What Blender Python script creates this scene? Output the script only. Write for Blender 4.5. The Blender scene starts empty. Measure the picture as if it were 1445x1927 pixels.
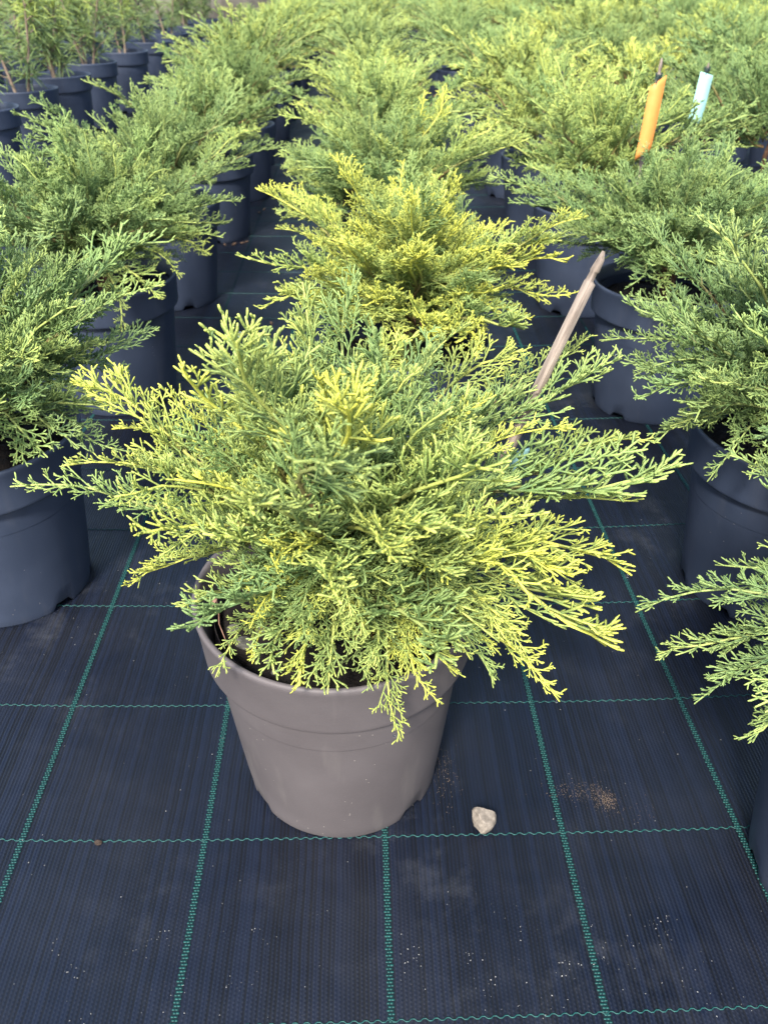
import bpy, math, random
import numpy as np
from mathutils import Matrix, Vector

scene = bpy.context.scene
R = math.radians

# ------------------------------------------------------------------ camera
cam_d = bpy.data.cameras.new('camera')
cam_d.sensor_fit = 'VERTICAL'; cam_d.sensor_height = 24.0
cam_d.lens = 1550.0 / 1927.0 * 24.0
cam_d.clip_start = 0.02; cam_d.clip_end = 400
cam = bpy.data.objects.new('camera', cam_d); scene.collection.objects.link(cam)
cam.location = (0, 0, 1.02)
cam.rotation_euler = (math.pi / 2 - 0.5925, 0, -0.0281)
cam_d.dof.use_dof = True; cam_d.dof.focus_distance = 0.98; cam_d.dof.aperture_fstop = 6.0
scene.camera = cam

# ------------------------------------------------------------------ sky, sun, exposure
SUN_EL, SUN_AZ = 47.0, 197.0          # degrees; azimuth clockwise from +Y (behind the camera)
world = bpy.data.worlds.new('World'); scene.world = world; world.use_nodes = True
wn = world.node_tree.nodes; wl = world.node_tree.links
for n in list(wn): wn.remove(n)
sky = wn.new('ShaderNodeTexSky'); sky.sky_type = 'NISHITA'; sky.sun_disc = False
sky.sun_elevation = R(SUN_EL); sky.sun_rotation = R(SUN_AZ)
sky.air_density = 1.2; sky.dust_density = 2.0; sky.ozone_density = 1.0
bg = wn.new('ShaderNodeBackground'); bg.inputs['Strength'].default_value = 0.15
wo = wn.new('ShaderNodeOutputWorld')
wl.new(sky.outputs[0], bg.inputs[0]); wl.new(bg.outputs[0], wo.inputs[0])
sun_d = bpy.data.lights.new('sun', 'SUN'); sun_d.energy = 3.4; sun_d.angle = R(9.0)
sun_d.color = (1.0, 0.945, 0.85)
sun = bpy.data.objects.new('sun', sun_d); scene.collection.objects.link(sun)
az = R(SUN_AZ); el = R(SUN_EL)
sdir = Vector((math.sin(az) * math.cos(el), math.cos(az) * math.cos(el), math.sin(el)))
sun.rotation_euler = sdir.to_track_quat('Z', 'Y').to_euler()
vs = scene.view_settings
vs.view_transform = 'Standard'; vs.look = 'None'; vs.gamma = 1.0; vs.use_curve_mapping = False
vs.exposure = 1.36
scene.render.engine = 'CYCLES'
scene.cycles.use_denoising = True
scene.cycles.max_bounces = 5; scene.cycles.diffuse_bounces = 3
scene.cycles.transmission_bounces = 3; scene.cycles.transparent_max_bounces = 4

COL = scene.collection
rnd = random.Random(7)

# ------------------------------------------------------------------ helpers
def link(o, parent=None):
    COL.objects.link(o)
    if parent is not None: o.parent = parent
    return o

def tag(o, label=None, cat=None, group=None, kind=None):
    if label: o['label'] = label
    if cat: o['category'] = cat
    if group: o['group'] = group
    if kind: o['kind'] = kind
    return o

def empty(name, loc, rz=0.0):
    o = bpy.data.objects.new(name, None); o.empty_display_size = 0.1
    o.location = loc; o.rotation_euler = (0, 0, rz)
    return link(o)

def mesh_obj(name, me, parent=None):
    return link(bpy.data.objects.new(name, me), parent)

def np_mesh(name, V, F, mat=None, smooth=True, attr=None):
    """V (n,3); F list of index arrays (m,k)"""
    me = bpy.data.meshes.new(name)
    V = np.asarray(V, dtype=np.float32)
    loops = []; starts = []; pos = 0
    for f in F:
        f = np.asarray(f, dtype=np.int32)
        if len(f) == 0: continue
        k = f.shape[1]
        loops.append(f.ravel()); starts.append(pos + np.arange(len(f)) * k); pos += f.size
    loops = np.concatenate(loops).astype(np.int32); starts = np.concatenate(starts).astype(np.int32)
    me.vertices.add(len(V)); me.vertices.foreach_set('co', V.ravel())
    me.loops.add(len(loops)); me.loops.foreach_set('vertex_index', loops)
    me.polygons.add(len(starts)); me.polygons.foreach_set('loop_start', starts)
    me.update(calc_edges=True)
    if smooth: me.polygons.foreach_set('use_smooth', np.ones(len(starts), dtype=bool))
    if attr is not None:
        a = me.color_attributes.new('leaf', 'FLOAT_COLOR', 'POINT')
        c = np.ones((len(V), 4), dtype=np.float32); c[:, :3] = attr
        a.data.foreach_set('color', c.ravel())
    if mat: me.materials.append(mat)
    return me

def tubes(P, Rr, A, sides):
    """P (n,K,3) polylines, Rr (n,K) radii, A (n,K,3) attrs -> V,quads,tris,attr (tip capped with a point)"""
    P = np.asarray(P, float); Rr = np.asarray(Rr, float); A = np.asarray(A, float)
    n, K, _ = P.shape
    T = np.empty_like(P)
    T[:, 1:-1] = P[:, 2:] - P[:, :-2]; T[:, 0] = P[:, 1] - P[:, 0]; T[:, -1] = P[:, -1] - P[:, -2]
    T /= np.linalg.norm(T, axis=2, keepdims=True) + 1e-12
    ref = np.where(np.abs(T[:, :1, 2:3]) > 0.85, np.array([1.0, 0.03, 0]), np.array([0.05, 0.1, 1.0]))
    B1 = np.cross(T, np.broadcast_to(ref, T.shape)); B1 /= np.linalg.norm(B1, axis=2, keepdims=True) + 1e-12
    B2 = np.cross(T, B1)
    ang = np.arange(sides) * 2 * math.pi / sides
    ring = (P[:, :, None, :] + Rr[:, :, None, None] * (np.cos(ang)[None, None, :, None] * B1[:, :, None, :]
            + np.sin(ang)[None, None, :, None] * B2[:, :, None, :]))
    tip = P[:, -1] + T[:, -1] * Rr[:, -1:] * 0.8
    per = K * sides + 1
    V = np.concatenate([ring.reshape(n, K * sides, 3), tip[:, None]], axis=1).reshape(-1, 3)
    At = np.concatenate([np.repeat(A, sides, axis=1), A[:, -1:]], axis=1).reshape(-1, 3)
    q = []
    for k in range(K - 1):
        for s in range(sides):
            s2 = (s + 1) % sides
            q.append((k * sides + s, k * sides + s2, (k + 1) * sides + s2, (k + 1) * sides + s))
    t = [((K - 1) * sides + s, (K - 1) * sides + (s + 1) % sides, K * sides) for s in range(sides)]
    off = (np.arange(n) * per)[:, None, None]
    Q = (np.array(q)[None] + off).reshape(-1, 4); Tt = (np.array(t)[None] + off).reshape(-1, 3)
    return V, Q, Tt, At

def join(parts):
    """parts: list of (V,Q,T,A)"""
    V = []; Q = []; T = []; A = []; o = 0
    for v, q, t, a in parts:
        V.append(v); Q.append(np.asarray(q).reshape(-1, 4) + o); T.append(np.asarray(t).reshape(-1, 3) + o); A.append(a); o += len(v)
    return np.concatenate(V), np.concatenate(Q), np.concatenate(T), np.concatenate(A)

def lathe(profile, seg=64, warp=None):
    pr = np.array(profile, float); K = len(pr)
    th = np.arange(seg) * 2 * math.pi / seg
    V = np.zeros((K, seg, 3))
    V[:, :, 0] = pr[:, 0:1] * np.cos(th); V[:, :, 1] = pr[:, 0:1] * np.sin(th); V[:, :, 2] = pr[:, 1:2]
    if warp is not None: warp(V, th)
    i = np.arange(K - 1)[:, None]; j = np.arange(seg)[None]; j2 = (j + 1) % seg
    Q = np.stack([i * seg + j, i * seg + j2, (i + 1) * seg + j2, (i + 1) * seg + j], axis=-1).reshape(-1, 4)
    return V.reshape(-1, 3), Q

# ------------------------------------------------------------------ materials
def new_mat(name):
    m = bpy.data.materials.new(name); m.use_nodes = True
    nt = m.node_tree
    b = nt.nodes['Principled BSDF']
    return m, nt, b
def N(nt, t, **kw):
    n = nt.nodes.new(t)
    for k, v in kw.items():
        if hasattr(n, k): setattr(n, k, v)
        else: n.inputs[k.replace('_', ' ')].default_value = v
    return n
def math_n(nt, op, a=None, b=None, clamp=False):
    n = nt.nodes.new('ShaderNodeMath'); n.operation = op; n.use_clamp = clamp
    for i, v in enumerate((a, b)):
        if v is None: continue
        if isinstance(v, (int, float)): n.inputs[i].default_value = v
        else: nt.links.new(v, n.inputs[i])
    return n.outputs[0]
def mix_c(nt, fac, a, b):
    n = nt.nodes.new('ShaderNodeMix'); n.data_type = 'RGBA'
    for i, v in ((0, fac), (6, a), (7, b)):
        if isinstance(v, (int, float)): n.inputs[i].default_value = v
        elif isinstance(v, tuple): n.inputs[i].default_value = (*v, 1) if len(v) == 3 else v
        else: nt.links.new(v, n.inputs[i])
    return n.outputs[2]
def ramp(nt, x, lo, hi):
    n = nt.nodes.new('ShaderNodeMapRange'); n.inputs[1].default_value = lo; n.inputs[2].default_value = hi
    nt.links.new(x, n.inputs[0]); return n.outputs[0]
def noise(nt, vec, scale, detail=3.0, rough=0.55):
    n = nt.nodes.new('ShaderNodeTexNoise'); n.inputs['Scale'].default_value = scale
    n.inputs['Detail'].default_value = detail; n.inputs['Roughness'].default_value = rough
    if vec is not None: nt.links.new(vec, n.inputs['Vector'])
    return n.outputs['Fac']
def objvec(nt):
    return nt.nodes.new('ShaderNodeTexCoord').outputs['Object']

def foliage_material():
    # object colour: R = how golden the plant is, G = how blue-green, B = dead (brown)
    m, nt, b = new_mat('juniper_foliage')
    at = nt.nodes.new('ShaderNodeAttribute'); at.attribute_name = 'leaf'
    sp = nt.nodes.new('ShaderNodeSeparateColor'); nt.links.new(at.outputs['Color'], sp.inputs[0])
    tip, wood, rn = sp.outputs[0], sp.outputs[1], sp.outputs[2]
    oi = nt.nodes.new('ShaderNodeObjectInfo')
    so = nt.nodes.new('ShaderNodeSeparateColor'); nt.links.new(oi.outputs['Color'], so.inputs[0])
    gold, blue, dead = so.outputs[0], so.outputs[1], so.outputs[2]
    green = mix_c(nt, blue, (0.076, 0.160, 0.046), (0.054, 0.140, 0.082))
    green = mix_c(nt, rn, green, (0.150, 0.255, 0.088))
    tf = math_n(nt, 'MULTIPLY', tip, math_n(nt, 'MULTIPLY_ADD', gold, 1.15), True)
    tf.node.inputs[1].default_value = 1.0
    nt.links.new(math_n(nt, 'ADD', math_n(nt, 'MULTIPLY', gold, 0.95), 0.25), tf.node.inputs[1])
    yel = mix_c(nt, gold, (0.44, 0.585, 0.22), (0.70, 0.70, 0.110))
    c = mix_c(nt, tf, green, yel)
    bark = mix_c(nt, tip, (0.15, 0.075, 0.04), (0.46, 0.46, 0.15))
    c = mix_c(nt, wood, c, bark)
    c = mix_c(nt, dead, c, (0.20, 0.085, 0.045))
    hsv = nt.nodes.new('ShaderNodeHueSaturation')
    nt.links.new(math_n(nt, 'MULTIPLY_ADD', oi.outputs['Random'], 0.24), hsv.inputs['Value'])
    hsv.inputs['Value'].links[0].from_node.inputs[2].default_value = 0.88
    nt.links.new(c, hsv.inputs['Color'])
    nt.links.new(hsv.outputs[0], b.inputs['Base Color'])
    b.inputs['Roughness'].default_value = 0.55
    b.inputs['Specular IOR Level'].default_value = 0.35
    # scale leaves: fine relief along each twig
    v = objvec(nt)
    vo = nt.nodes.new('ShaderNodeTexVoronoi'); vo.inputs['Scale'].default_value = 520
    nt.links.new(v, vo.inputs['Vector'])
    bp = nt.nodes.new('ShaderNodeBump'); bp.inputs['Strength'].default_value = 0.55; bp.inputs['Distance'].default_value = 0.0012
    nt.links.new(vo.outputs['Distance'], bp.inputs['Height']); nt.links.new(bp.outputs[0], b.inputs['Normal'])
    tr = nt.nodes.new('ShaderNodeBsdfTranslucent'); nt.links.new(hsv.outputs[0], tr.inputs['Color'])
    mx = nt.nodes.new('ShaderNodeMixShader'); mx.inputs[0].default_value = 0.16
    out = nt.nodes['Material Output']
    nt.links.new(b.outputs[0], mx.inputs[1]); nt.links.new(tr.outputs[0], mx.inputs[2]); nt.links.new(mx.outputs[0], out.inputs[0])
    return m
M_FOL = foliage_material()

def pot_material(name, col, dust, rough):
    m, nt, b = new_mat(name)
    v = objvec(nt)
    oi = nt.nodes.new('ShaderNodeObjectInfo')
    vadd = nt.nodes.new('ShaderNodeVectorMath'); vadd.operation = 'ADD'
    sc = nt.nodes.new('ShaderNodeVectorMath'); sc.operation = 'SCALE'; sc.inputs[3].default_value = 30.0
    nt.links.new(oi.outputs['Location'], sc.inputs[0]); nt.links.new(v, vadd.inputs[0]); nt.links.new(sc.outputs[0], vadd.inputs[1])
    v = vadd.outputs[0]
    n1 = noise(nt, v, 9, 5); n2 = noise(nt, v, 260, 2)
    c = mix_c(nt, ramp(nt, n1, 0.38, 0.75), col, tuple(x * 1.22 + 0.004 for x in col))
    # streaks of dried dust
    mp = nt.nodes.new('ShaderNodeMapping'); mp.inputs['Scale'].default_value = (22, 22, 3.0); nt.links.new(v, mp.inputs['Vector'])
    st = noise(nt, mp.outputs[0], 1.0, 4)
    c = mix_c(nt, math_n(nt, 'MULTIPLY', ramp(nt, st, 0.56, 0.80), dust), c, (0.22, 0.20, 0.18))
    # specks
    vo = nt.nodes.new('ShaderNodeTexVoronoi'); vo.inputs['Scale'].default_value = 95; nt.links.new(v, vo.inputs['Vector'])
    spk = math_n(nt, 'LESS_THAN', vo.outputs['Distance'], 0.075)
    spk = math_n(nt, 'MULTIPLY', spk, math_n(nt, 'GREATER_THAN', noise(nt, v, 14, 2), 0.60))
    c = mix_c(nt, math_n(nt, 'MULTIPLY', spk, 0.7), c, (0.42, 0.38, 0.34))
    ge = nt.nodes.new('ShaderNodeNewGeometry')       # rubbed pale edges
    c = mix_c(nt, math_n(nt, 'MULTIPLY', ramp(nt, ge.outputs['Pointiness'], 0.53, 0.62), 0.35), c, tuple(x * 2.2 + 0.03 for x in col))
    gr = noise(nt, v, 900, 2)                         # dull grain of the plastic
    c = mix_c(nt, math_n(nt, 'MULTIPLY', ramp(nt, gr, 0.45, 0.75), 0.35), c, tuple(x * 1.5 + 0.004 for x in col))
    nt.links.new(c, b.inputs['Base Color'])
    rr = nt.nodes.new('ShaderNodeMapRange'); rr.inputs[3].default_value = rough - 0.08; rr.inputs[4].default_value = rough + 0.12
    nt.links.new(n1, rr.inputs[0]); nt.links.new(rr.outputs[0], b.inputs['Roughness'])
    b.inputs['Specular IOR Level'].default_value = 0.4
    bp = nt.nodes.new('ShaderNodeBump'); bp.inputs['Strength'].default_value = 0.18; bp.inputs['Distance'].default_value = 0.001
    nt.links.new(n2, bp.inputs['Height']); nt.links.new(bp.outputs[0], b.inputs['Normal'])
    return m
M_POT_TAUPE = pot_material('pot_taupe_plastic', (0.070, 0.061, 0.064), 0.30, 0.62)
M_POT_BLACK = pot_material('pot_black_plastic', (0.0245, 0.034, 0.059), 0.10, 0.47)

def simple(name, c0, c1, scale, rough=0.8, bump=0.3, dist=0.003, spec=0.3):
    m, nt, b = new_mat(name); v = objvec(nt)
    n = noise(nt, v, scale, 6, 0.65)
    nt.links.new(mix_c(nt, ramp(nt, n, 0.3, 0.72), c0, c1), b.inputs['Base Color'])
    b.inputs['Roughness'].default_value = rough; b.inputs['Specular IOR Level'].default_value = spec
    bp = nt.nodes.new('ShaderNodeBump'); bp.inputs['Strength'].default_value = bump; bp.inputs['Distance'].default_value = dist
    nt.links.new(n, bp.inputs['Height']); nt.links.new(bp.outputs[0], b.inputs['Normal'])
    return m
M_SOIL = simple('potting_soil', (0.0022, 0.0018, 0.0016), (0.012, 0.0085, 0.007), 110, 0.95, 0.9, 0.006)
M_BARK = simple('juniper_bark', (0.055, 0.028, 0.018), (0.15, 0.082, 0.05), 120, 0.85, 0.6, 0.002)
M_STEM = simple('conifer_stem', (0.12, 0.09, 0.065), (0.26, 0.20, 0.15), 80, 0.85, 0.5, 0.002)
M_STONE = simple('pale_stone', (0.085, 0.072, 0.06), (0.29, 0.25, 0.21), 95, 0.8, 0.5, 0.002)
M_GREYSTONE = simple('grey_stone', (0.04, 0.04, 0.036), (0.13, 0.125, 0.11), 90, 0.9, 0.5, 0.002)
M_GRAIN = simple('sand_grain', (0.07, 0.048, 0.034), (0.24, 0.18, 0.14), 900, 0.9, 0.0)
M_SPECK = simple('pale_grit', (0.12, 0.12, 0.12), (0.34, 0.33, 0.32), 900, 0.9, 0.0)
M_LITTER = simple('dry_leaf_litter', (0.06, 0.035, 0.022), (0.20, 0.125, 0.075), 60, 0.9, 0.3)
M_CLOD = simple('dark_clod', (0.012, 0.008, 0.006), (0.06, 0.042, 0.032), 700, 0.95, 0.6, 0.001)
M_STRING = simple('dark_green_tie', (0.008, 0.02, 0.02), (0.03, 0.06, 0.055), 300, 0.6, 0.2)
M_ORANGE = simple('orange_label_plastic', (0.60, 0.22, 0.05), (0.66, 0.27, 0.075), 25, 0.45, 0.05)
M_PALEBLUE = simple('pale_blue_label_plastic', (0.27, 0.50, 0.50), (0.33, 0.56, 0.55), 25, 0.45, 0.05)
M_SEEDLEAF = simple('seedling_leaf', (0.16, 0.085, 0.06), (0.34, 0.20, 0.15), 150, 0.6, 0.2)
M_DROP, _nt, _b = new_mat('water_droplet')
_b.inputs['Transmission Weight'].default_value = 1.0; _b.inputs['Roughness'].default_value = 0.02; _b.inputs['IOR'].default_value = 1.33

def wood_material():
    m, nt, b = new_mat('weathered_wood'); v = objvec(nt)
    mp = nt.nodes.new('ShaderNodeMapping'); mp.inputs['Scale'].default_value = (150, 150, 9); nt.links.new(v, mp.inputs['Vector'])
    n = noise(nt, mp.outputs[0], 1.0, 6, 0.7)
    c = mix_c(nt, ramp(nt, n, 0.32, 0.66), (0.07, 0.052, 0.040), (0.31, 0.25, 0.205))
    nt.links.new(c, b.inputs['Base Color']); b.inputs['Roughness'].default_value = 0.85
    bp = nt.nodes.new('ShaderNodeBump'); bp.inputs['Strength'].default_value = 0.8; bp.inputs['Distance'].default_value = 0.0015
    nt.links.new(n, bp.inputs['Height']); nt.links.new(bp.outputs[0], b.inputs['Normal'])
    return m
M_WOOD = wood_material()

def fabric_material():
    m, nt, b = new_mat('woven_ground_cover'); v = objvec(nt)
    sx = nt.nodes.new('ShaderNodeSeparateXYZ'); nt.links.new(v, sx.inputs[0])
    x, y = sx.outputs[0], sx.outputs[1]
    wob = math_n(nt, 'MULTIPLY', noise(nt, v, 7, 2), 0.006)
    xs = math_n(nt, 'ADD', x, wob)
    # warp ribs (across x) and weft picks (across y)
    rib = math_n(nt, 'SINE', math_n(nt, 'MULTIPLY', xs, 2 * math.pi / 0.0052))
    rib = math_n(nt, 'MULTIPLY_ADD', rib, 0.5); rib.node.inputs[2].default_value = 0.5
    cell = math_n(nt, 'FLOOR', math_n(nt, 'MULTIPLY', xs, 1 / 0.0052))
    ph = math_n(nt, 'MULTIPLY', math_n(nt, 'MODULO', cell, 2.0), math.pi)
    pick = math_n(nt, 'SINE', math_n(nt, 'ADD', math_n(nt, 'MULTIPLY', y, 2 * math.pi / 0.0052), ph))
    pick = math_n(nt, 'MULTIPLY_ADD', pick, 0.5); pick.node.inputs[2].default_value = 0.5
    # the tapes differ from one another: some darker, some paler blue
    wh = nt.nodes.new('ShaderNodeTexWhiteNoise'); wh.noise_dimensions = '1D'; nt.links.new(cell, wh.inputs['W'])
    big = noise(nt, v, 3.2, 4)
    weave = math_n(nt, 'MULTIPLY', rib, math_n(nt, 'MULTIPLY_ADD', pick, 0.45)); weave.node.inputs[1].links[0].from_node.inputs[2].default_value = 0.55
    c = mix_c(nt, weave, (0.0004, 0.0008, 0.0024), (0.0019, 0.0046, 0.0135))
    c = mix_c(nt, math_n(nt, 'MULTIPLY', math_n(nt, 'POWER', wh.outputs['Value'], 1.6), 0.8), c, (0.0034, 0.0072, 0.0205))
    # pale dust film in patches
    dn = math_n(nt, 'MULTIPLY', ramp(nt, noise(nt, v, 9, 7, 0.7), 0.52, 0.80), ramp(nt, noise(nt, v, 2.1, 2), 0.42, 0.65))
    c = mix_c(nt, math_n(nt, 'MULTIPLY', dn, 0.22), c, (0.16, 0.165, 0.185))
    fine = math_n(nt, 'GREATER_THAN', noise(nt, v, 420, 2), 0.735)
    c = mix_c(nt, math_n(nt, 'MULTIPLY', fine, math_n(nt, 'MULTIPLY', ramp(nt, noise(nt, v, 6, 3), 0.45, 0.7), 0.5)), c, (0.24, 0.22, 0.21))
    nt.links.new(c, b.inputs['Base Color'])
    rg = nt.nodes.new('ShaderNodeMapRange'); rg.inputs[1].default_value = 0.3; rg.inputs[2].default_value = 0.7
    rg.inputs[3].default_value = 0.38; rg.inputs[4].default_value = 0.62
    nt.links.new(big, rg.inputs[0]); nt.links.new(rg.outputs[0], b.inputs['Roughness'])
    b.inputs['Specular IOR Level'].default_value = 0.5
    h = math_n(nt, 'ADD', math_n(nt, 'MULTIPLY', weave, 0.0006), math_n(nt, 'MULTIPLY', noise(nt, v, 5, 3), 0.010))
    bp = nt.nodes.new('ShaderNodeBump'); bp.inputs['Strength'].default_value = 0.8; bp.inputs['Distance'].default_value = 1.0
    nt.links.new(h, bp.inputs['Height']); nt.links.new(bp.outputs[0], b.inputs['Normal'])
    return m
M_FABRIC = fabric_material()
M_THREAD = simple('green_thread', (0.003, 0.036, 0.035), (0.010, 0.080, 0.074), 160, 0.5, 0.1)
M_THREADBASE = simple('green_thread_base', (0.0012, 0.0085, 0.011), (0.002, 0.016, 0.019), 60, 0.55, 0.1)

def concrete_material():
    m, nt, b = new_mat('stained_concrete'); v = objvec(nt)
    n = noise(nt, v, 2.2, 7, 0.65); mp = nt.nodes.new('ShaderNodeMapping'); mp.inputs['Scale'].default_value = (3, 3, 0.7); nt.links.new(v, mp.inputs['Vector'])
    s = noise(nt, mp.outputs[0], 2.0, 5)
    c = mix_c(nt, ramp(nt, n, 0.3, 0.7), (0.13, 0.115, 0.095), (0.30, 0.27, 0.225))
    c = mix_c(nt, math_n(nt, 'MULTIPLY', ramp(nt, s, 0.5, 0.75), 0.6), c, (0.07, 0.06, 0.05))
    nt.links.new(c, b.inputs['Base Color']); b.inputs['Roughness'].default_value = 0.9
    bp = nt.nodes.new('ShaderNodeBump'); bp.inputs['Strength'].default_value = 0.5; bp.inputs['Distance'].default_value = 0.01
    nt.links.new(n, bp.inputs['Height']); nt.links.new(bp.outputs[0], b.inputs['Normal'])
    return m
M_CONC = concrete_material()

def needle_material():
    m, nt, b = new_mat('narrow_leaf')
    at = nt.nodes.new('ShaderNodeAttribute'); at.attribute_name = 'leaf'
    sp = nt.nodes.new('ShaderNodeSeparateColor'); nt.links.new(at.outputs['Color'], sp.inputs[0])
    c = mix_c(nt, sp.outputs[2], (0.09, 0.165, 0.065), (0.19, 0.28, 0.11))
    c = mix_c(nt, sp.outputs[0], c, (0.44, 0.52, 0.10))
    c = mix_c(nt, sp.outputs[1], c, (0.20, 0.14, 0.085))
    nt.links.new(c, b.inputs['Base Color']); b.inputs['Roughness'].default_value = 0.5
    tr = nt.nodes.new('ShaderNodeBsdfTranslucent'); nt.links.new(c, tr.inputs['Color'])
    mx = nt.nodes.new('ShaderNodeMixShader'); mx.inputs[0].default_value = 0.2
    out = nt.nodes['Material Output']
    nt.links.new(b.outputs[0], mx.inputs[1]); nt.links.new(tr.outputs[0], mx.inputs[2]); nt.links.new(mx.outputs[0], out.inputs[0])
    return m
M_NEEDLE = needle_material()

# ------------------------------------------------------------------ ground
GX0, GY0, CELL = -0.4886, 0.4547, 0.25
def bow(x, y):
    """how the stretched fabric is pulled out of square"""
    xx = max(-1.2, min(1.4, x)); yy = max(0.2, min(2.0, y))
    dy = 0.045 * (xx - 0.10) ** 2 - 0.009 + 0.012 * math.exp(-((yy - 0.45) / 0.2) ** 2) - 0.018 * max(0.0, xx) * (yy - 0.6)
    dx = 0.010 - 0.020 * max(0.0, -xx - 0.2) * (1.6 - yy) - 0.030 * max(0.0, xx - 0.1) * (yy - 0.5)
    return dx, dy + 0.0035 * math.sin(x * 5.3 + y * 1.7)

g = np_mesh('ground', [(-60, -30, 0), (60, -30, 0), (60, 110, 0), (-60, 110, 0)], [np.array([[0, 1, 2, 3]])], M_FABRIC, False)
ground = mesh_obj('ground', g)
tag(ground, 'black woven ground cover sheet with a grid of green threads', 'ground', kind='structure')

def cross_thread(j):
    y0 = GY0 + CELL * j
    near = y0 < 2.1
    step = 0.0034 if near else 0.05
    x0, x1 = (-1.05, 1.10) if near else (-1.6, 1.6)
    n = int((x1 - x0) / step)
    pts = []
    for k in range(n + 1):
        x = x0 + k * step
        dx, dy = bow(x, y0)
        up = 0.0013 * (1 if (k // 2) % 2 else -1) if near else 0.0
        pts.append((x + dx * 0, y0 + dy + up))
    hw = 0.00072 if near else 0.0010
    V = []; Q = []
    for k, (x, y) in enumerate(pts):
        V += [(x, y - hw, 0.0005), (x, y - hw * .6, 0.0013), (x, y + hw * .6, 0.0013), (x, y + hw, 0.0005)]
        if k:
            a = (k - 1) * 4; b2 = k * 4
            for s in range(3): Q.append((a + s, b2 + s, b2 + s + 1, a + s + 1))
    o = mesh_obj('grid_thread', np_mesh('grid_thread', V, [np.array(Q)], M_THREAD, False), ground)
    return o
def long_thread(i):
    xb = GX0 + CELL * i
    y0, y1 = 0.12, (2.6 if -1 <= i <= 5 else 1.6)
    step = 0.0040
    n = int((y1 - y0) / step)
    V = []; Q = []
    rr = random.Random(i + 50)
    for k in range(n):
        y = y0 + k * step
        dx, dy = bow(xb, y)
        sh = 0.0009 if k % 2 else -0.0009
        for c0 in (-0.0019, 0.0019):
            xa = xb + dx + c0 + sh; hw = 0.0014 + rr.uniform(-.0003, .0003); hl = 0.00075 + rr.uniform(-.0002, .0002)
            o = len(V)
            V += [(xa - hw, y - hl, .0014), (xa + hw, y - hl, .0014), (xa + hw, y + hl, .0014), (xa - hw, y + hl, .0014)]
            V += [(xa - hw - .0003, y - hl - .0003, .0008), (xa + hw + .0003, y - hl - .0003, .0008), (xa + hw + .0003, y + hl + .0003, .0008), (xa - hw - .0003, y + hl + .0003, .0008)]
            Q += [(o, o + 1, o + 2, o + 3), (o + 4, o + 5, o + 1, o), (o + 5, o + 6, o + 2, o + 1), (o + 6, o + 7, o + 3, o + 2), (o + 7, o + 4, o, o + 3)]
    t = mesh_obj('grid_thread', np_mesh('grid_thread', V, [np.array(Q)], M_THREAD, False), ground)
    V = []; Q = []
    ys = np.linspace(y0, 12.0, 260)
    for k, y in enumerate(ys):
        dx, dy = bow(xb, y)
        V += [(xb + dx - .0041, y, .0007), (xb + dx + .0041, y, .0007)]
        if k: a = 2 * k - 2; Q.append((a, a + 1, a + 3, a + 2))
    mesh_obj('thread_backing', np_mesh('thread_backing', V, [np.array(Q)], M_THREADBASE, False), t)
for j in range(-1, 26): cross_thread(j)
for i in range(-3, 8): long_thread(i)

# concrete wall far behind on the left
def box(x0, x1, y0, y1, z0, z1):
    V = [(x, y, z) for z in (z0, z1) for y in (y0, y1) for x in (x0, x1)]
    return V, [(0, 2, 3, 1), (4, 5, 7, 6), (0, 1, 5, 4), (2, 6, 7, 3), (0, 4, 6, 2), (1, 3, 7, 5)]
wall = empty('concrete_wall', (0, 16.0, 0))
tag(wall, 'weathered grey concrete wall at the end of the pot rows', 'wall')
for k in range(-5, 6):
    V, Q = box(k * 2.4 - 1.185, k * 2.4 + 1.185, 0.0, 0.25, -0.05, 1.5)
    mesh_obj('wall_panel', np_mesh('wall_panel', V, [np.array(Q)], M_CONC, False), wall)
V, Q = box(-13.2, 13.2, 0.02, 0.23, -0.05, 1.49)
mesh_obj('wall_core', np_mesh('wall_core', V, [np.array(Q)], M_CONC, False), wall)

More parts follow.
